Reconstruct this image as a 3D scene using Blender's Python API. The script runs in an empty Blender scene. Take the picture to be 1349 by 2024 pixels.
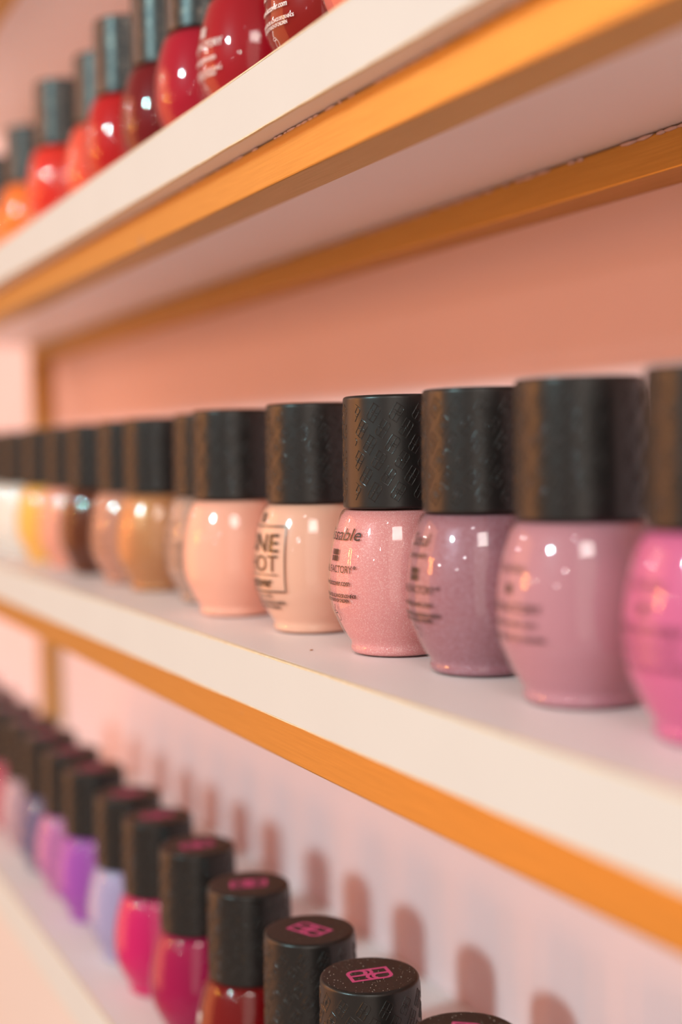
import bpy, bmesh, math, random
from math import sin, cos, pi, radians, atan2, sqrt
from mathutils import Vector, Matrix

random.seed(7)
SC = bpy.context.scene
C = SC.collection
Z0 = 1.35                      # height of the lens above the floor

# ------------------------------------------------------------------ camera
cam_d = bpy.data.cameras.new('camera')
cam = bpy.data.objects.new('camera', cam_d)
C.objects.link(cam)
SC.camera = cam
yaw, pitch, roll = radians(24.97), radians(2.644), radians(1.4)
fl = Vector((-cos(yaw), sin(yaw), 0)); rt = Vector((sin(yaw), cos(yaw), 0)); up = Vector((0, 0, 1))
fw = fl * cos(pitch) - up * sin(pitch)
dn = -(fl * sin(pitch) + up * cos(pitch))
Xa = rt * cos(roll) + dn * sin(roll)
Da = -rt * sin(roll) + dn * cos(roll)
M = Matrix(((Xa.x, -Da.x, -fw.x, 0), (Xa.y, -Da.y, -fw.y, 0), (Xa.z, -Da.z, -fw.z, Z0), (0, 0, 0, 1)))
cam.matrix_world = M
cam_d.sensor_fit = 'VERTICAL'
cam_d.sensor_height = 36.0
cam_d.lens = 2760 / 2024 * 36.0
cam_d.clip_start = 0.01
cam_d.dof.use_dof = True
cam_d.dof.focus_distance = 0.347
cam_d.dof.aperture_fstop = 4.8
cam_d.dof.aperture_blades = 9

# ------------------------------------------------------------------ light
SC.view_settings.view_transform = 'Standard'
SC.view_settings.look = 'None'
SC.view_settings.gamma = 1
SC.view_settings.exposure = -0.04
SC.view_settings.use_curve_mapping = False

world = bpy.data.worlds.new('world'); SC.world = world
world.use_nodes = True
bg = world.node_tree.nodes['Background']
bg.inputs[0].default_value = (1.0, 0.60, 0.44, 1)
bg.inputs[1].default_value = 0.52

TARGET = Vector((-0.32, 0.16, Z0))
def aim(o, tgt=TARGET):
    o.rotation_euler = (tgt - o.location).to_track_quat('-Z', 'Y').to_euler()
def dirv(az, el):
    a, e = radians(az), radians(el)
    return Vector((cos(e) * cos(a), cos(e) * sin(a), sin(e)))
def lamp_point(name, az, el, dist, power, rad, col=(1, 1, 1)):
    l = bpy.data.lights.new(name, 'POINT'); l.energy = power; l.shadow_soft_size = rad; l.color = col
    o = bpy.data.objects.new(name, l); C.objects.link(o); o.location = TARGET + dirv(az, el) * dist
    return o
def lamp_area(name, az, el, dist, power, sx, sy, col=(1, 1, 1)):
    l = bpy.data.lights.new(name, 'AREA'); l.shape = 'RECTANGLE'; l.size = sx; l.size_y = sy
    l.energy = power; l.color = col
    o = bpy.data.objects.new(name, l); C.objects.link(o); o.location = TARGET + dirv(az, el) * dist
    aim(o); return o
lamp_point('key_spot', -81, 25, 2.9, 218, 0.075, (0.56, 0.96, 1.0))
lamp_area('ceiling_panel', -25, 28, 2.6, 13, 0.78, 0.36, (1.0, 0.97, 0.92))
for i, (az, el, p) in enumerate([(-56, 13, 2.2), (-67, 6, 1.6), (-9, 8, 1.6), (-1, 6, 1.2), (-98, 6, 1.6), (-139, 15, 4.0), (-143, 9, 2.0), (-45, 30, 2.0)]):
    lamp_point('small_ceiling_spot', az, el + 5, 3.0, p * 2.5, 0.03)
lamp_area('warm_shop_wall', -132, 2, 2.6, 30, 1.6, 2.2, (1.0, 0.36, 0.11))
lamp_area('camera_side_fill', -14, 4, 2.8, 26, 2.8, 2.6, (1.0, 0.93, 0.82))  # added soft fill from behind the camera, lifts the bottle fronts
for az in (-113, -118):
    lamp_area('warm_tube_lamp', az, 8, 2.2, 3.4, 0.018, 0.30, (1.0, 0.36, 0.06))

# ------------------------------------------------------------------ helpers
def s2l(r, g, b):
    f = lambda c: c / 12.92 if c <= 0.04045 else ((c + 0.055) / 1.055) ** 2.4
    return (f(r / 255), f(g / 255), f(b / 255), 1)
def tag(o, label=None, cat=None, group=None, kind=None):
    if label: o['label'] = label
    if cat: o['category'] = cat
    if group: o['group'] = group
    if kind: o['kind'] = kind
    return o
def empty(name, loc, rz=0):
    o = bpy.data.objects.new(name, None); o.empty_display_size = 0.01; C.objects.link(o)
    o.location = loc; o.rotation_euler = (0, 0, rz); return o
def link(name, me, parent=None, mat=None):
    if mat is not None and not me.materials: me.materials.append(mat)
    o = bpy.data.objects.new(name, me); C.objects.link(o)
    if parent: o.parent = parent
    return o
def bm_mesh(bm, name, mat=None, smooth=False):
    me = bpy.data.meshes.new(name); bm.to_mesh(me); bm.free()
    if smooth:
        me.polygons.foreach_set('use_smooth', [True] * len(me.polygons))
    if mat is not None: me.materials.append(mat)
    return me
def box_bm(x0, x1, y0, y1, z0, z1, bevel=0.0, seg=2):
    bm = bmesh.new()
    v = [bm.verts.new((x, y, z)) for x in (x0, x1) for y in (y0, y1) for z in (z0, z1)]
    for f in ((0, 1, 3, 2), (4, 6, 7, 5), (0, 4, 5, 1), (2, 3, 7, 6), (0, 2, 6, 4), (1, 5, 7, 3)):
        bm.faces.new([v[i] for i in f])
    bmesh.ops.recalc_face_normals(bm, faces=bm.faces)
    if bevel:
        bmesh.ops.bevel(bm, geom=list(bm.edges), offset=bevel, segments=seg, affect='EDGES', profile=0.5)
    return bm

# ------------------------------------------------------------------ materials
def new_mat(name):
    m = bpy.data.materials.new(name); m.use_nodes = True
    nt = m.node_tree; b = nt.nodes['Principled BSDF']; return m, nt, b
def noise(nt, scale, detail=2.0, vec=None, rough=0.5):
    n = nt.nodes.new('ShaderNodeTexNoise'); n.inputs['Scale'].default_value = scale
    n.inputs['Detail'].default_value = detail; n.inputs['Roughness'].default_value = rough
    if vec is not None: nt.links.new(vec, n.inputs['Vector'])
    return n
def objcoord(nt, scale=(1, 1, 1)):
    t = nt.nodes.new('ShaderNodeTexCoord'); mp = nt.nodes.new('ShaderNodeMapping')
    mp.inputs['Scale'].default_value = scale
    nt.links.new(t.outputs['Object'], mp.inputs['Vector']); return mp.outputs['Vector']
def mixcol(nt, fac, a, b):
    m = nt.nodes.new('ShaderNodeMix'); m.data_type = 'RGBA'
    if isinstance(fac, float): m.inputs['Factor'].default_value = fac
    else: nt.links.new(fac, m.inputs['Factor'])
    for s, v in (('A', a), ('B', b)):
        sock = [i for i in m.inputs if i.name == s and i.type == 'RGBA'][0]
        if hasattr(v, 'node'): nt.links.new(v, sock)
        else: sock.default_value = v
    return [o for o in m.outputs if o.type == 'RGBA'][0]
def ramp(nt, src, p0, p1, c0=(0, 0, 0, 1), c1=(1, 1, 1, 1)):
    r = nt.nodes.new('ShaderNodeValToRGB'); e = r.color_ramp.elements
    e[0].position = p0; e[1].position = p1; e[0].color = c0; e[1].color = c1
    nt.links.new(src, r.inputs[0]); return r.outputs[0]
def bump(nt, b, h, strength, dist):
    n = nt.nodes.new('ShaderNodeBump'); n.inputs['Strength'].default_value = strength
    n.inputs['Distance'].default_value = dist; nt.links.new(h, n.inputs['Height'])
    nt.links.new(n.outputs[0], b.inputs['Normal'])

def painted(name, col, col2, rough=0.5, scale=14, bumpd=0.00006):
    m, nt, b = new_mat(name)
    v = objcoord(nt)
    n = noise(nt, scale, 4, v)
    nt.links.new(mixcol(nt, ramp(nt, n.outputs[0], 0.35, 0.7), col, col2), b.inputs['Base Color'])
    b.inputs['Roughness'].default_value = rough
    n2 = noise(nt, 1400, 2, v)
    bump(nt, b, n2.outputs[0], 0.5, bumpd)
    return m
M_wall = painted('pink_wall_paint', (0.87, 0.62, 0.635, 1), (0.88, 0.63, 0.645, 1), 0.55, 9)
M_plinth = painted('pink_cabinet_paint', (0.65, 0.56, 0.54, 1), (0.67, 0.575, 0.555, 1), 0.5, 9)
M_board = painted('pale_laminate', (0.83, 0.75, 0.75, 1), (0.84, 0.765, 0.765, 1), 0.42, 30, 0.00004)
M_edge = painted('cream_edge_band', (0.595, 0.60, 0.60, 1), (0.61, 0.615, 0.615, 1), 0.45, 30, 0.00003)
M_edge_line = painted('edge_glue_line', (0.70, 0.55, 0.36, 1), (0.80, 0.68, 0.50, 1), 0.5, 300)
M_floor = painted('shop_floor', (0.45, 0.33, 0.27, 1), (0.5, 0.37, 0.3, 1), 0.4, 3)
M_seal = painted('pink_sealant', (0.62, 0.42, 0.38, 1), (0.70, 0.48, 0.42, 1), 0.5, 500)

def gold_mat(name, col, rough):
    m, nt, b = new_mat(name)
    v = objcoord(nt, (8, 300, 300))
    n = noise(nt, 6, 4, v)
    v2 = objcoord(nt, (1, 1, 1))
    n3 = noise(nt, 60, 3, v2, 0.6)
    worn = ramp(nt, n3.outputs[0], 0.735, 0.775)
    c = mixcol(nt, ramp(nt, n.outputs[0], 0.3, 0.75), col, tuple(x * 0.86 for x in col[:3]) + (1,))
    nt.links.new(mixcol(nt, worn, c, (0.45, 0.33, 0.22, 1)), b.inputs['Base Color'])
    b.inputs['Metallic'].default_value = 0.85
    r = nt.nodes.new('ShaderNodeMapRange'); r.inputs['To Min'].default_value = rough - 0.05; r.inputs['To Max'].default_value = rough + 0.1
    nt.links.new(n.outputs[0], r.inputs['Value']); nt.links.new(r.outputs[0], b.inputs['Roughness'])
    n2 = noise(nt, 1200, 2, v2)
    bump(nt, b, n2.outputs[0], 0.4, 0.00005)
    return m
M_gold = gold_mat('satin_gold_metal', (0.60, 0.355, 0.085, 1), 0.40)

def cap_mat(name, base, rough, glitter=False):
    m, nt, b = new_mat(name)
    b.inputs['Base Color'].default_value = base
    b.inputs['Roughness'].default_value = rough
    b.inputs['Specular IOR Level'].default_value = 0.44
    v = objcoord(nt)
    if glitter:
        vo = nt.nodes.new('ShaderNodeTexVoronoi'); vo.inputs['Scale'].default_value = 1000
        nt.links.new(v, vo.inputs['Vector'])
        sp = nt.nodes.new('ShaderNodeSeparateColor'); nt.links.new(vo.outputs['Color'], sp.inputs[0])
        nt.links.new(ramp(nt, sp.outputs[0], 0.75, 1.0, (0.010, 0.010, 0.010, 1), (0.15, 0.125, 0.11, 1)), b.inputs['Base Color'])
        nt.links.new(ramp(nt, sp.outputs[0], 0.78, 0.9), b.inputs['Metallic'])
        bump(nt, b, sp.outputs[1], 0.9, 0.0002)
    else:
        n2 = noise(nt, 2500, 2, v); bump(nt, b, n2.outputs[0], 0.35, 0.00003)
    return m
M_cap = cap_mat('matt_black_cap', (0.011, 0.010, 0.010, 1), 0.33)
M_emboss = cap_mat('glossier_black_relief', (0.012, 0.011, 0.011, 1), 0.16)
M_glitcap = cap_mat('black_glitter_cap', (0.02, 0.02, 0.02, 1), 0.35, True)
m, nt, b = new_mat('pink_cap_print'); b.inputs['Base Color'].default_value = (0.62, 0.07, 0.22, 1); b.inputs['Roughness'].default_value = 0.5
M_pink = m
m, nt, b = new_mat('black_print'); b.inputs['Base Color'].default_value = (0.025, 0.015, 0.013, 1); b.inputs['Roughness'].default_value = 0.3
M_ink = m
m, nt, b = new_mat('white_print'); b.inputs['Base Color'].default_value = (0.75, 0.68, 0.68, 1); b.inputs['Roughness'].default_value = 0.4
M_white = m
m, nt, b = new_mat('pale_dust'); b.inputs['Base Color'].default_value = (0.5, 0.42, 0.36, 1); M_dust = m
m, nt, b = new_mat('brown_crumb'); b.inputs['Base Color'].default_value = (0.42, 0.16, 0.05, 1); M_crumb = m

def glass_mat():
    m = bpy.data.materials.new('clear_bottle_glass'); m.use_nodes = True
    nt = m.node_tree; nt.nodes.clear()
    out = nt.nodes.new('ShaderNodeOutputMaterial')
    tr = nt.nodes.new('ShaderNodeBsdfTransparent'); tr.inputs[0].default_value = (0.985, 0.975, 0.97, 1)
    gl = nt.nodes.new('ShaderNodeBsdfGlossy'); gl.inputs['Roughness'].default_value = 0.035
    lw = nt.nodes.new('ShaderNodeLayerWeight'); lw.inputs[0].default_value = 0.5
    pw = nt.nodes.new('ShaderNodeMath'); pw.operation = 'POWER'; pw.inputs[1].default_value = 5.0
    nt.links.new(lw.outputs['Facing'], pw.inputs[0])
    ma = nt.nodes.new('ShaderNodeMath'); ma.operation = 'MULTIPLY_ADD'; ma.inputs[1].default_value = 0.9; ma.inputs[2].default_value = 0.045
    nt.links.new(pw.outputs[0], ma.inputs[0])
    ge = nt.nodes.new('ShaderNodeNewGeometry')
    bk = nt.nodes.new('ShaderNodeMath'); bk.operation = 'SUBTRACT'; bk.inputs[0].default_value = 1.0
    nt.links.new(ge.outputs['Backfacing'], bk.inputs[1])
    fr = nt.nodes.new('ShaderNodeMath'); fr.operation = 'MULTIPLY'
    nt.links.new(ma.outputs[0], fr.inputs[0]); nt.links.new(bk.outputs[0], fr.inputs[1])
    mx = nt.nodes.new('ShaderNodeMixShader')
    nt.links.new(fr.outputs[0], mx.inputs[0]); nt.links.new(tr.outputs[0], mx.inputs[1]); nt.links.new(gl.outputs[0], mx.inputs[2])
    nt.links.new(mx.outputs[0], out.inputs[0]); return m
M_glass = glass_mat()

def lacquer(name, col, shimmer=0.0, rough=0.35, sheen=None):
    m, nt, b = new_mat(name)
    c = col
    v = objcoord(nt)
    n = noise(nt, 90, 2, v)
    dark = tuple(x * 0.93 for x in col[:3]) + (1,)
    base = mixcol(nt, n.outputs[0], col, dark)
    b.inputs['Roughness'].default_value = rough
    b.inputs['Specular IOR Level'].default_value = 0.08
    if shimmer:
        vo = nt.nodes.new('ShaderNodeTexVoronoi'); vo.inputs['Scale'].default_value = 11000
        nt.links.new(v, vo.inputs['Vector'])
        sp = nt.nodes.new('ShaderNodeSeparateColor'); nt.links.new(vo.outputs['Color'], sp.inputs[0])
        fac = ramp(nt, sp.outputs[0], 0.86, 1.0)
        base = mixcol(nt, fac, base, sheen or (0.95, 0.78, 0.78, 1))
        mt = nt.nodes.new('ShaderNodeMath'); mt.operation = 'MULTIPLY'; mt.inputs[1].default_value = shimmer
        nt.links.new(fac, mt.inputs[0])
        ad = nt.nodes.new('ShaderNodeMath'); ad.operation = 'ADD'; ad.inputs[1].default_value = shimmer * 0.35
        nt.links.new(mt.outputs[0], ad.inputs[0]); nt.links.new(ad.outputs[0], b.inputs['Metallic'])
        bump(nt, b, sp.outputs[1], 0.35, 0.00005)
    nt.links.new(base, b.inputs['Base Color'])
    return m

# ------------------------------------------------------------------ the setting
WY = 0.2433
YF = 0.1313
o = link('wall_back', bm_mesh(box_bm(-3.0, 1.6, WY, WY + 0.1, 0, Z0 + 1.25), 'wall', M_wall)); tag(o, kind='structure')
o = link('floor', bm_mesh(box_bm(-3.0, 1.6, -3.0, WY, -0.05, 0), 'floor', M_floor)); tag(o, kind='structure')

XL, XR = -1.0190, 0.42
shelf_names = [
    # top z, thickness, front y, label
    (0.2440, 0.016, YF, 'uppermost pale shelf board, its underside in the top left corner'),
    (0.0952, 0.0162, YF, 'pale shelf board with cream front edge carrying the red bottles'),
    (-0.0523, 0.0150, YF, 'pale shelf board with cream front edge carrying the nude and pink bottles'),
    (-0.2000, 0.0184, 0.1260, 'lowest pale shelf board carrying the purple and magenta bottles'),
]
for zt, th, yf, lab in shelf_names:
    e = empty('shelf_board', (0, yf, Z0 + zt))
    tag(e, lab, 'shelf', 'pale shelf boards on the wall')
    xr = XR; xl = XL if zt > -0.1 else -1.6
    link('board', bm_mesh(box_bm(xl, xr, 0.0004, WY - yf - 0.0002, -th, 0, 0.0003), 'board', M_board), e)
    eb = link('edge_band', bm_mesh(box_bm(xl, xr, -0.0004, 0.00035, -th + 0.0001, -0.0004, 0.00015, 1), 'edge_band', M_edge), e)
    # thin yellowed line of glue along the upper and lower edge of the band
    bm = bmesh.new()
    for za, zb in ((-0.00045, -0.00005), (-th - 0.0001, -th + 0.0002)):
        prev = None
        n = 220
        for i in range(n + 1):
            x = xl + (xr - xl) * i / n
            j = random.uniform(-0.00007, 0.00007)
            cur = [bm.verts.new((x, -0.00045, za + j)), bm.verts.new((x, -0.00045, zb)), bm.verts.new((x, 0.0005, zb + 0.00005)), bm.verts.new((x, 0.0005, za + j))]
            if prev:
                for k in range(4):
                    bm.faces.new([prev[k], cur[k], cur[(k + 1) % 4], prev[(k + 1) % 4]])
            prev = cur
    bmesh.ops.recalc_face_normals(bm, faces=bm.faces)
    g = link('glue_line', bm_mesh(bm, 'glue_line', M_edge_line), e); g['label'] = 'thin yellowed line along the band'

# gold frame: rails under the three upper boards, posts at the far end
fr = empty('display_frame', (XL, WY, Z0 - 0.2))
tag(fr, 'satin gold square tube frame carrying the shelves against the pink wall', 'frame')
def fr_box(name, x0, x1, y0, y1, z0, z1, lab=None):
    o = link(name, bm_mesh(box_bm(x0 - XL, x1 - XL, y0 - WY, y1 - WY, z0 + 0.2, z1 + 0.2, 0.0005, 2), name, M_gold), fr)
    if lab: o['label'] = lab
    return o
for zb, hf, hr in ((0.2280, 0.0117, 0.0108), (0.0790, 0.0117, 0.0108), (-0.0673, 0.0138, 0.0125)):
    fr_box('front_rail', XL - 0.0005, XR, 0.1377, 0.1508, zb - hf, zb - 0.0003)
    fr_box('rear_rail', XL - 0.0005, XR, 0.2280, WY - 0.0002, zb - hr, zb - 0.0003)
fr_box('post', -1.0315, -1.0195, 0.2300, WY - 0.0002, -0.1998, 0.50)
fr_box('post', -1.0315, -1.0195, 0.1377, 0.1508, -0.1998, 0.50)

# sealant crumbs squeezed out between the boards and the rails
bm = bmesh.new()
rs = random.Random(3)
def blob(bm, x, y, z, sx, sy, sz):
    r = bmesh.ops.create_icosphere(bm, subdivisions=1, radius=1)
    for v in r['verts']:
        k = rs.uniform(0.75, 1.2)
        v.co = Vector((x + v.co.x * sx * k, y + v.co.y * sy * k, z + v.co.z * sz * k))
x = -0.75
while x < 0.1:
    L_ = rs.uniform(0.0012, 0.006)
    if rs.random() < 0.72:
        blob(bm, x - XL, 0.1378 - WY, 0.07848 + 0.2, L_ * 0.6, 0.00035, 0.00035)
    x += L_ * 1.0 + (rs.uniform(0.002, 0.012) if rs.random() < 0.3 else 0)
x = -0.6
while x < 0.2:
    L_ = rs.uniform(0.003, 0.008)
    if rs.random() < 0.6:
        blob(bm, x - XL, 0.2278 - WY, 0.0782 + 0.2, L_ * 0.6, 0.0005, 0.0006)
    x += L_
o = link('sealant_bead', bm_mesh(bm, 'sealant_bead', M_seal, True), fr); o['kind'] = 'stuff'; o['label'] = 'pinkish sealant crumbs squeezed out above the rails'

pl = empty('base_cabinet', (-0.6, 0.1325, 0))
tag(pl, 'pink base cabinet front below the lowest shelf', 'cabinet')
link('body', bm_mesh(box_bm(-1.0, 1.02, 0.0, WY - 0.1325 - 0.0002, 0.08, Z0 - 0.2000 - 0.0186, 0.0006), 'cabinet_body', M_plinth), pl)
link('kick_board', bm_mesh(box_bm(-1.0, 1.02, 0.03, WY - 0.1325 - 0.0002, 0.0, 0.0795, 0.0006), 'kick_board', M_plinth), pl)

# ------------------------------------------------------------------ bottle meshes
U = 0.00013          # metres per measured pixel of the sharpest bottle
PROF = [(0, 0.1), (0.2, 74), (3, 82), (7, 86), (12, 87.2), (17, 86.3), (20.5, 85.8), (26, 88.5), (34, 94), (47, 101.5), (60, 107.5), (74, 113), (87, 118), (100.4, 121.8),
        (115, 125.6), (131, 128.4), (147, 129.8), (163, 130), (180, 129), (196, 127.2), (215, 124), (230, 120.8), (243, 117.6), (257, 113.6), (270, 109), (277, 105.5), (280.5, 102), (282, 97), (283.5, 60)]
PROF = [(z, r + 8.5 * (1 - z / 284.0) + 5.0 * math.exp(-((z - 92) / 38.0) ** 2) if 0 < z < 284 else r) for z, r in PROF]
def catmull(P, n):
    out = []
    for i in range(len(P) - 1):
        p0 = P[max(i - 1, 0)]; p1 = P[i]; p2 = P[i + 1]; p3 = P[min(i + 2, len(P) - 1)]
        for k in range(n):
            t = k / n
            out.append(tuple(0.5 * ((2 * p1[j]) + (-p0[j] + p2[j]) * t + (2 * p0[j] - 5 * p1[j] + 4 * p2[j] - p3[j]) * t * t + (-p0[j] + 3 * p1[j] - 3 * p2[j] + p3[j]) * t ** 3) for j in (0, 1)))
    out.append(P[-1]); return out
def lathe(prof, seg=72, cap=True):
    bm = bmesh.new(); rings = []
    for z, r in prof:
        if r < 1e-6:
            rings.append([bm.verts.new((0, 0, z))])
        else:
            rings.append([bm.verts.new((r * cos(2 * pi * i / seg), r * sin(2 * pi * i / seg), z)) for i in range(seg)])
    for a, b_ in zip(rings, rings[1:]):
        for i in range(seg):
            j = (i + 1) % seg
            if len(a) == 1 and len(b_) == 1: continue
            if len(a) == 1: bm.faces.new((a[0], b_[j], b_[i]))
            elif len(b_) == 1: bm.faces.new((a[i], a[j], b_[0]))
            else: bm.faces.new((a[i], a[j], b_[j], b_[i]))
    bmesh.ops.recalc_face_normals(bm, faces=bm.faces)
    return bm
def rad_at(z):
    zz = z / U
    for (a, ra), (b_, rb) in zip(PROF[2:], PROF[3:]):
        if a <= zz <= b_: return U * (ra + (rb - ra) * (zz - a) / (b_ - a))
    return U * 100
outer = [(z * U, r * U) for z, r in catmull(PROF, 2)]
ME_GLASS = bm_mesh(lathe([(z, max(r, 0)) for z, r in outer]), 'bottle_glass', M_glass, True)
def inner_prof():
    P = [(1.2, 0), (1.3, 80), (3.6, 88), (7, 92), (12, 93.2), (17, 92.2), (20.5, 91.6), (26, 93)]
    for z, r in PROF[8:-4]:
        t = 3.0 + 2.0 * max(0, min(1, (150 - z) / 60)) * max(0.2, min(1, (z - 30) / 30))
        P.append((z, r - t))
    P += [(272, 103), (279, 98), (281, 90), (282.5, 0)]
    return P
LACQ = [(z * U, r * U) for z, r in inner_prof()]
_lq = bm_mesh(lathe(LACQ), 'lacquer_shape', None, True)
def lacq_mesh(mat):
    me = _lq.copy(); me.materials.clear(); me.materials.append(mat); return me

ZC0, ZC1 = 284.5 * U, 500 * U        # cap bottom and top
def cap_profile(r0, r1, z0, z1):
    e = 0.0009
    P = [(z0 + 0.0003, 0.0), (z0 + 0.0003, r0 * 0.86), (z0, r0 * 0.87), (z0, r0 - 0.0004), (z0 + 0.0001, r0 - 0.0001), (z0 + 0.0004, r0), (z0 + 0.0007, r0)]
    for i in range(1, 10):
        t = i / 10; P.append((z0 + (z1 - z0) * t, r0 + (r1 - r0) * t))
    P.append((z1 - e - 0.0004, r1))
    for k in range(0, 7):
        a = pi / 2 * k / 6; P.append((z1 - e + e * sin(a), r1 - e + e * cos(a)))
    P += [(z1, r1 - e - 0.0003), (z1 - 0.00002, r1 * 0.5), (z1 - 0.00002, 0.0)]
    return P
R0, R1 = 102 * U, 98.5 * U
ME_CAP = bm_mesh(lathe(cap_profile(R0, R1, ZC0, ZC1), 96), 'cap', M_cap, True)
ME_GCAP = bm_mesh(lathe(cap_profile(R0, R1, ZC0, ZC1), 96), 'glitter_cap', M_glitcap, True)

# the double-letter emblem as strokes in a box of half size 1 x 0.62
def emblem():
    S = []
    h = 0.62
    e = 0.08
    S.append([(-1, -h - e)] + [(-1 + 0.36 * (1 - cos(a)), h - 0.36 + 0.36 * sin(a)) for a in [pi / 2 * k / 5 for k in range(6)]] + [(1 + e, h)])
    S.append([(1, h + e)] + [(1 - 0.36 * (1 - cos(a)), -h + 0.36 - 0.36 * sin(a)) for a in [pi / 2 * k / 5 for k in range(6)]] + [(-1 - e, -h)])
    S.append([(-1, 0), (1, 0)])
    for cx in (-0.42, -0.12):
        S.append([(cx + 0.31 * sin(a), h / 2 + 0.31 * cos(a)) for a in [pi * k / 8 for k in range(9)]])
        S.append([(-cx - 0.31 * sin(a), -h / 2 - 0.31 * cos(a)) for a in [pi * k / 8 for k in range(9)]])
    return S
EMB = emblem()
def resample(pl, step):
    out = []
    for (x0, y0), (x1, y1) in zip(pl, pl[1:]):
        L_ = math.hypot(x1 - x0, y1 - y0); n = max(1, int(math.ceil(L_ / step)))
        for i in range(n): out.append((x0 + (x1 - x0) * i / n, y0 + (y1 - y0) * i / n))
    out.append(pl[-1]); return out
def ribbon(bm, pts, w, mapf, ridge=None, ok=None):
    """flat (or ridged) ribbon along 2-D points, mapped to 3-D by mapf(u, v, height)"""
    prev = None
    n = len(pts)
    for i, (x, y) in enumerate(pts):
        a = pts[max(i - 1, 0)]; b_ = pts[min(i + 1, n - 1)]
        dx, dy = b_[0] - a[0], b_[1] - a[1]; L_ = math.hypot(dx, dy) or 1
        nx, ny = -dy / L_ * w / 2, dx / L_ * w / 2
        if ok and not ok(x, y): prev = None; continue
        if ridge is None:
            cur = [bm.verts.new(mapf(x + nx, y + ny, 0)), bm.verts.new(mapf(x - nx, y - ny, 0))]
        else:
            cur = [bm.verts.new(mapf(x + nx, y + ny, -0.00002)), bm.verts.new(mapf(x, y, ridge)), bm.verts.new(mapf(x - nx, y - ny, -0.00002))]
        if prev:
            for k in range(len(cur) - 1): bm.faces.new((prev[k], prev[k + 1], cur[k + 1], cur[k]))
        prev = cur
def cap_r(z): return R0 + (R1 - R0) * (z - ZC0) / (ZC1 - ZC0)
def emboss_mesh():
    bm = bmesh.new()
    RR = 100 * U
    def mapf(u, v, h):
        a = u / RR; r = cap_r(v) + h
        return (r * cos(a), r * sin(a), v)
    circ = 2 * pi * RR; col = circ / 14
    seam0, seam1 = radians(8) * RR, radians(26) * RR   # smooth seam strip without relief
    th = radians(57); L_ = 0.00205
    for row in range(6):
        z = ZC1 - 0.0045 - row * 0.00387
        for k in range(14):
            u0 = (k - 0.6 * row) * col
            for st in EMB:
                pts = [(p[0] * L_, p[1] * L_ * 0.95) for p in st]
                pts = resample(pts, 0.00035)
                pts = [(u0 + x * cos(th) - y * sin(th), z + x * sin(th) + y * cos(th)) for x, y in pts]
                ribbon(bm, pts, 0.00026, mapf, 0.00015, ok=lambda x, y: not (seam0 < (x % circ) < seam1))
    bmesh.ops.recalc_face_normals(bm, faces=bm.faces)
    return bm_mesh(bm, 'relief', M_emboss, True)
ME_EMB = emboss_mesh()
def print_mesh():
    bm = bmesh.new()
    s = 0.0053
    for i, st in enumerate(EMB):
        pts = resample([(p[0] * s, p[1] * s) for p in st], 0.0006)
        ribbon(bm, pts, 0.00095, lambda u, v, h, i=i: (u, v, ZC1 + 0.00004 + i * 0.000004))
    for f in bm.faces:
        if f.normal.z < 0: f.normal_flip()
    return bm_mesh(bm, 'cap_print', M_pink)
ME_PRINT = print_mesh()

# ------------------------------------------------------------------ lettering wrapped on the bottle
def text_flat(s, size, shear=0.0, space=1.0, offset=0.0, sx=1.0):
    cu = bpy.data.curves.new('t', 'FONT'); cu.body = s; cu.size = size; cu.shear = shear
    cu.align_x = 'CENTER'; cu.space_character = space; cu.resolution_u = 3; cu.offset = offset
    ob = bpy.data.objects.new('t', cu); C.objects.link(ob); ob.scale = (1, 1, 1)
    bpy.context.view_layer.update()
    dg = bpy.context.evaluated_depsgraph_get()
    me = bpy.data.meshes.new_from_object(ob.evaluated_get(dg))
    bpy.data.objects.remove(ob); bpy.data.curves.remove(cu)
    bm = bmesh.new(); bm.from_mesh(me); bpy.data.meshes.remove(me)
    for v in bm.verts: v.co.x *= sx
    return bm
def lettering(name, items, mat, rails=(), strokes=(), blocks=()):
    """items: (text, size, z of the baseline, shear, spacing, weight offset, x scale). Angle 0 of the result faces -Y."""
    full = bmesh.new()
    for it in items:
        s, size, zb, shear, sp, off, sx = it
        bm = text_flat(s, size, shear, sp, off, sx)
        me = bpy.data.meshes.new('tmp')
        for v in bm.verts: v.co.y += zb
        bm.to_mesh(me); bm.free(); full.from_mesh(me); bpy.data.meshes.remove(me)
    for pts, w in strokes:
        ribbon(full, resample(list(pts), 0.0008), w, lambda u, v, h: (u, v, 0))
    for (x0, x1, z0, z1) in blocks:
        full.faces.new([full.verts.new(p) for p in ((x0, z0, 0), (x1, z0, 0), (x1, z1, 0), (x0, z1, 0))])
    k = -0.016
    while k < 0.016:
        bmesh.ops.bisect_plane(full, geom=list(full.verts) + list(full.edges) + list(full.faces), plane_co=(k, 0, 0), plane_no=(1, 0, 0))
        k += 0.0011
    k = 0.003
    while k < 0.035:
        bmesh.ops.bisect_plane(full, geom=list(full.verts) + list(full.edges) + list(full.faces), plane_co=(0, k, 0), plane_no=(0, 1, 0))
        k += 0.0013
    for v in full.verts:
        u, z = v.co.x, v.co.y
        a = u / 0.0166 - pi / 2
        r = rad_at(z) + 0.00007
        v.co = Vector((r * cos(a), r * sin(a), z))
    bmesh.ops.recalc_face_normals(full, faces=full.faces)
    return bm_mesh(full, name, mat)
def logo_blocks(zc, h=0.0029, w=0.0034):
    B = []
    n = 5
    for r in (0, 1):
        z0 = zc - h / 2 + r * h * 0.53
        for i in range(n):
            x0 = -w / 2 + i * w / n
            B.append((x0, x0 + w / n * 0.78, z0, z0 + h * 0.47))
    return B
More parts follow.
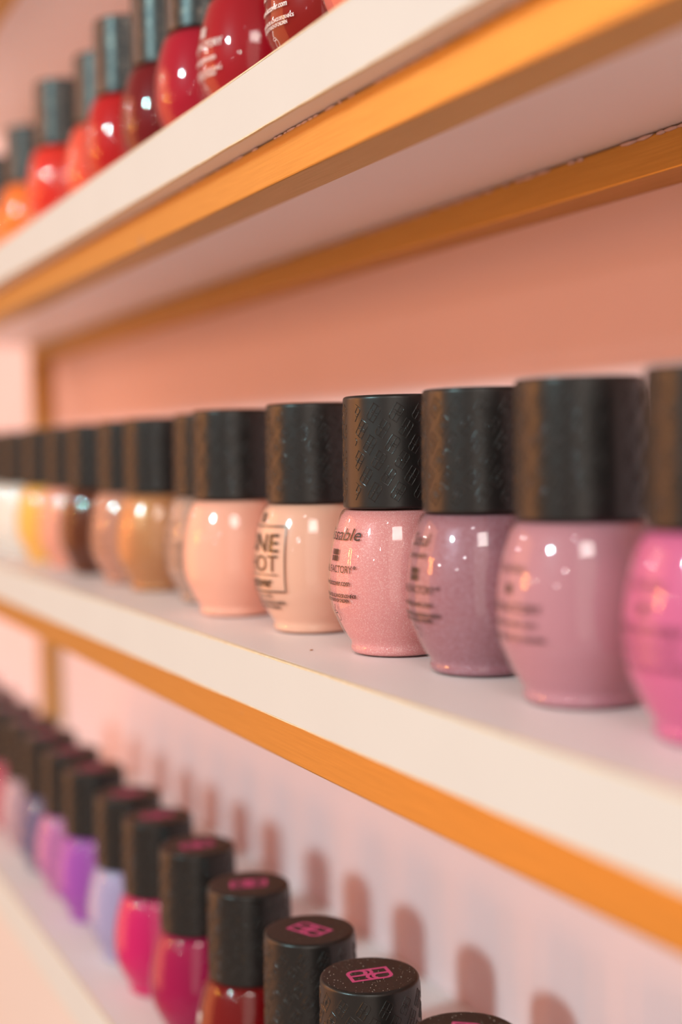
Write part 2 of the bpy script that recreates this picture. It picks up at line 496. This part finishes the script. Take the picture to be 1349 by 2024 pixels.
def jar_icon(zc):
    c = [((0.0009 * cos(a)), zc - 0.0009 + 0.00105 * sin(a)) for a in [2 * pi * k / 12 for k in range(13)]]
    lid = [(-0.0006 + 0.00085 * cos(a) * 1.0, zc + 0.0003 + 0.00035 * sin(a)) for a in [2 * pi * k / 12 for k in range(13)]]
    bar = [(-0.0009, zc + 0.0010), (-0.0004, zc + 0.0022), (-0.0001, zc + 0.0021), (-0.0006, zc + 0.0009), (-0.0009, zc + 0.0010)]
    return [(c, 0.00016), (lid, 0.00016), (bar, 0.00016)]
def care_lines(z=0.0138):
    return [('MANTENER FUERA DEL ALCANCE DE LOS NIÑOS', 0.00120, z, 0, 0.84, 0.00003, 0.74),
            ('KEEP OUT OF REACH OF CHILDREN', 0.00120, z - 0.00122, 0, 0.84, 0.00003, 0.74)]
def std_text(top, ink, zt=0.0282, size=0.0044, sub=None, dz=0.0, tx=1.3):
    items = [(top, size, zt + 0.0013, 0.22, 1.0, 0.0, tx),
             ('NAIL FACTORY', 0.00255, 0.0213 + dz, 0, 0.95, 0.0, 0.86),
             ('www.laccover.com', 0.0021, 0.0181 + dz * 0.9, 0, 0.95, 0.00002, 0.86)] + care_lines(0.0152 + dz * 0.6)
    if sub: items.append((sub, 0.0022, 0.0270, 0.0, 0.95, 0.0, 0.9))
    reg = [((0.0080 + 0.00034 * cos(a), 0.0227 + dz + 0.00034 * sin(a)) ) for a in [2 * pi * k / 10 for k in range(11)]]
    return lettering('lettering', items, ink, strokes=jar_icon(0.0110) + [(reg, 0.00017), ([(0.00795, 0.0225 + dz), (0.00795, 0.0229 + dz), (0.0081, 0.0228 + dz), (0.00797, 0.0227 + dz), (0.0081, 0.0225 + dz)], 0.0001)], blocks=logo_blocks(0.0256 + dz))
ME_T_KISS = std_text('Kissable', M_ink, 0.0280, 0.0043)
ME_T_SOUL = std_text('Soul', M_ink, 0.0284, 0.0042, 'permanent', -0.0022, 1.1)
ME_T_PLAIN = lettering('lettering', [('NAIL FACTORY', 0.0026, 0.0192, 0, 0.95, 0.0, 1.0), ('www.laccover.com', 0.0021, 0.0165, 0, 0.95, 0.0, 1.0),
                       ('KEEP OUT OF REACH OF CHILDREN', 0.0014, 0.0137, 0, 0.9, 0.00002, 0.9), ('One Shot', 0.0024, 0.0270, 0, 0.95, 0.0, 1.0)], M_ink, blocks=[(-0.0008, 0.0008, 0.0228, 0.0248)])
ME_T_WHITE = lettering('lettering', [('NAIL FACTORY', 0.0030, 0.0205, 0, 0.95, 0.00005, 0.9), ('www.laccover.com', 0.0021, 0.0168, 0, 0.95, 0.00005, 0.86)] + care_lines(0.0137),
                       M_white, strokes=jar_icon(0.0098), blocks=logo_blocks(0.0255))
box_pts = [(-0.0110, 0.0125), (0.0110, 0.0125), (0.0110, 0.0307), (-0.0110, 0.0307), (-0.0110, 0.0125)]
ME_T_SHOT = lettering('lettering', [('ONE', 0.0072, 0.0236, 0, 1.0, 0.00008, 1.18), ('SHOT', 0.0066, 0.0181, 0, 1.0, 0.0, 1.02), ('laccover', 0.0040, 0.0138, 0, 0.95, 0.00012, 1.0),
                      ('GEL COLOR', 0.0021, 0.0104, 0, 1.0, 0.0, 1.0), ('MANTENER FUERA DEL ALCANCE DE LOS NIÑOS', 0.0012, 0.0088, 0, 0.86, 0.00004, 0.86), ('KEEP OUT OF REACH OF CHILDREN', 0.0012, 0.0074, 0, 0.86, 0.00004, 0.9)],
                      M_ink, strokes=[(box_pts, 0.0004), ([(-0.0088, 0.0172), (0.0088, 0.0172)], 0.00025)], blocks=logo_blocks(0.0330, 0.0026, 0.0030))

# ------------------------------------------------------------------ bottles
G_mid = 'nude and pink nail polish bottles on the middle shelf'
G_top = 'red nail polish bottles on the upper shelf'
G_low = 'purple and magenta nail polish bottles on the lowest shelf'
def bottle(x, y, zt, colour, label, group, text=None, capmesh=None, turn=0.0, capturn=0.0, shimmer=0.0, rough=0.35, sheen=None, tilt=(0, 0)):
    r = empty('nail_polish_bottle', (x, y, Z0 + zt + 0.00005))
    r.rotation_euler = (tilt[0], tilt[1], 0)
    tag(r, label, 'nail polish', group)
    g = link('glass_bottle', ME_GLASS, r)
    mat = lacquer('lacquer', colour, shimmer, rough, sheen)
    link('lacquer', lacq_mesh(mat), r)
    c = link('cap', capmesh or ME_CAP, r); c.rotation_euler = (0, 0, radians(capturn))
    if (capmesh or ME_CAP) is ME_CAP:
        e = link('embossed_pattern', ME_EMB, c); e['label'] = 'raised emblem relief around the cap'
        p = link('printed_emblem', ME_PRINT, c); p['label'] = 'pink emblem printed on the cap top'
        p.rotation_euler = (0, 0, radians(82 - capturn + turn * 2))
    if text is not None:
        t = link('lettering', text, r); t.rotation_euler = (0, 0, radians(turn))
    return r
ZM, ZT, ZB = -0.0523, 0.0952, -0.2000
YM, YT, YB = 0.1621, 0.150, 0.1525
mid = [
 (-0.1915, YM, (0.62, 0.14, 0.30, 1), 'hot pink polish cut off by the right edge of the photo', ME_T_PLAIN, 0, 40, 0, 0.3, None),
 (-0.2339, YM, (0.50, 0.23, 0.28, 1), 'dusty rose polish between the mauve bottle and the hot pink one', ME_T_PLAIN, -1, -20, 0, 0.35, None),
 (-0.2776, YM + 0.0025, (0.34, 0.145, 0.18, 1), 'mauve shimmer polish right beside the sharp rose one', ME_T_SOUL, -2, 24, 0.2, 0.35, (0.75, 0.6, 0.72, 1)),
 (-0.3152, YM, (0.72, 0.28, 0.28, 1), 'sharp rose shimmer polish with black lettering ending in sable', ME_T_KISS, -2, -101, 0.12, 0.38, (0.95, 0.75, 0.72, 1)),
 (-0.3672, YM, (0.84, 0.47, 0.35, 1), 'pale peach polish with ONE SHOT in a printed frame', ME_T_SHOT, 0, 60, 0, 0.3, None),
 (-0.4180, 0.1575, (0.92, 0.45, 0.34, 1), 'salmon pink polish left of the framed ONE SHOT one', None, 0, 0, 0, 0.3, None),
 (-0.4600, 0.1650, (0.42, 0.25, 0.19, 1), 'taupe polish half hidden behind the salmon one', ME_T_PLAIN, 8, 30, 0.2, 0.35, None),
 (-0.5112, YM, (0.50, 0.21, 0.09, 1), 'caramel gold polish with bright orange foot', None, 0, 0, 0.5, 0.3, (0.85, 0.55, 0.28, 1)),
 (-0.5480, YM, (0.52, 0.24, 0.17, 1), 'brownish pink polish between caramel and dark brown', ME_T_PLAIN, 5, 0, 0, 0.35, None),
 (-0.5990, YM, (0.11, 0.028, 0.012, 1), 'dark chocolate brown polish far along the row', None, 0, 20, 0, 0.3, None),
 (-0.6400, YM, (0.80, 0.33, 0.24, 1), 'blurred coral pink polish beyond the dark brown one', None, 0, 0, 0, 0.3, None),
 (-0.6880, YM, (0.90, 0.47, 0.10, 1), 'blurred yellow orange polish between the coral and the white ones', None, 0, 0, 0, 0.3, None),
 (-0.7400, YM, (0.80, 0.76, 0.72, 1), 'blurred white polish next to the yellow orange one', None, 0, 0, 0, 0.3, None),
 (-0.7900, YM, (0.78, 0.75, 0.71, 1), 'blurred white polish at the left edge of the photo', None, 0, 0, 0, 0.3, None),
]
for (x, y, c, lab, tx, turn, ct, sh, ro, sn) in mid:
    bottle(x, y, ZM, c, lab + ', middle shelf', G_mid, tx, None, turn, ct, sh, ro, sn)

top = [
 (-0.3030, 0.158, (0.70, 0.16, 0.13, 1), 'salmon red polish nearest on the upper shelf, only a corner showing', None),
 (-0.3369, 0.1575, (0.24, 0.005, 0.005, 1), 'deep red polish with small white lettering on the upper shelf', ME_T_WHITE),
 (-0.3884, 0.157, (0.36, 0.006, 0.016, 1), 'large crimson polish with faded white lettering on the upper shelf', ME_T_WHITE),
 (-0.4275, 0.156, (0.40, 0.005, 0.025, 1), 'cherry red polish left of the large crimson one', None),
 (-0.4691, 0.157, (0.16, 0.003, 0.008, 1), 'dark wine red polish between two brighter reds', None),
 (-0.5127, 0.1555, (0.50, 0.008, 0.012, 1), 'bright red polish left of the dark wine one', None),
 (-0.5601, 0.16, (0.80, 0.085, 0.050, 1), 'coral red polish with two round glints', None),
 (-0.6059, 0.1545, (0.72, 0.030, 0.020, 1), 'scarlet polish between coral and orange', None),
 (-0.6948, 0.16, (1.0, 0.20, 0.035, 1), 'bright orange polish far left on the upper shelf', None),
 (-0.7680, 0.16, (0.95, 0.25, 0.06, 1), 'blurred orange polish cut by the left edge of the photo', None),
]
for i, (x, y, c, lab, tx) in enumerate(top):
    bottle(x, y, ZT, c, lab + ', glitter cap', G_top, tx, ME_GCAP, 3, i * 37)

low = [
 (-0.2745, (0.10, 0.01, 0.02, 1), 'nearest bottle of the lowest shelf, only its dusty cap top showing', None, 30),
 (-0.3170, (0.12, 0.01, 0.02, 1), 'bottle whose dusty cap shows a sharp pink emblem', None, 0),
 (-0.3553, (0.10, 0.008, 0.012, 1), 'bottle with slanted blurry pink emblem on its cap', None, -30),
 (-0.4025, (0.16, 0.002, 0.004, 1), 'dark red polish with white lettering', ME_T_WHITE, -5),
 (-0.4513, (0.34, 0.002, 0.065, 1), 'deep magenta polish', None, 5),
 (-0.4960, (0.58, 0.010, 0.125, 1), 'hot raspberry pink polish', None, 0),
 (-0.5350, (0.37, 0.33, 0.54, 1), 'pale lavender polish', None, 0),
 (-0.5870, (0.35, 0.08, 0.42, 1), 'bright violet polish', None, 0),
 (-0.6265, (0.45, 0.15, 0.36, 1), 'orchid pink polish', None, 0),
 (-0.6690, (0.15, 0.12, 0.22, 1), 'slate violet polish', None, 0),
 (-0.7080, (0.48, 0.30, 0.36, 1), 'greyish pink polish', None, 0),
 (-0.7550, (0.45, 0.07, 0.12, 1), 'raspberry rose polish at the left edge', None, 0),
 (-0.8050, (0.35, 0.10, 0.14, 1), 'far plum polish, mostly its cap showing', None, 0),
 (-0.8550, (0.30, 0.12, 0.16, 1), 'farthest cap at the left edge of the photo', None, 0),
]
lowb = []
for (x, c, lab, tx, tn) in low:
    lowb.append(bottle(x, YB + (0.0035 if len(lowb) == 0 else 0.0), ZB, c, lab + ', lowest shelf', G_low, tx, None, tn, x * 4000 % 360, 0.0))

# dust on the two nearest caps
def dust_mesh(seed, n):
    r_ = random.Random(seed); bm = bmesh.new()
    for i in range(n):
        a = r_.uniform(0, 2 * pi); q = sqrt(r_.random()) * 0.0122; s = r_.choice((0.00004, 0.00006, 0.00006, 0.00010))
        rr = bmesh.ops.create_icosphere(bm, subdivisions=1, radius=s)
        for v in rr['verts']: v.co += Vector((q * cos(a), q * sin(a), ZC1 + s * 0.5))
    return bm_mesh(bm, 'dust', M_dust)
for b_, seed, n in ((lowb[0], 1, 150), (lowb[1], 2, 150), (lowb[2], 5, 40)):
    capo = [c for c in b_.children if c.name.startswith('cap')][0]
    d = link('dust', dust_mesh(seed, n), capo); d['kind'] = 'stuff'; d['label'] = 'pale dust specks on the cap top'

# crumb on the middle shelf
bm = bmesh.new()
bmesh.ops.create_icosphere(bm, subdivisions=2, radius=1)
for v in bm.verts:
    k = random.uniform(0.8, 1.15)
    v.co = Vector((v.co.x * 0.0003 * k, v.co.y * 0.00055 * k, v.co.z * 0.00016 * k))
o = link('crumb', bm_mesh(bm, 'crumb', M_crumb, True)); o.location = (-0.3295, 0.1440, Z0 + ZM + 0.00014)
tag(o, 'tiny brown crumb on the middle shelf before the sharp rose bottle', 'crumb')
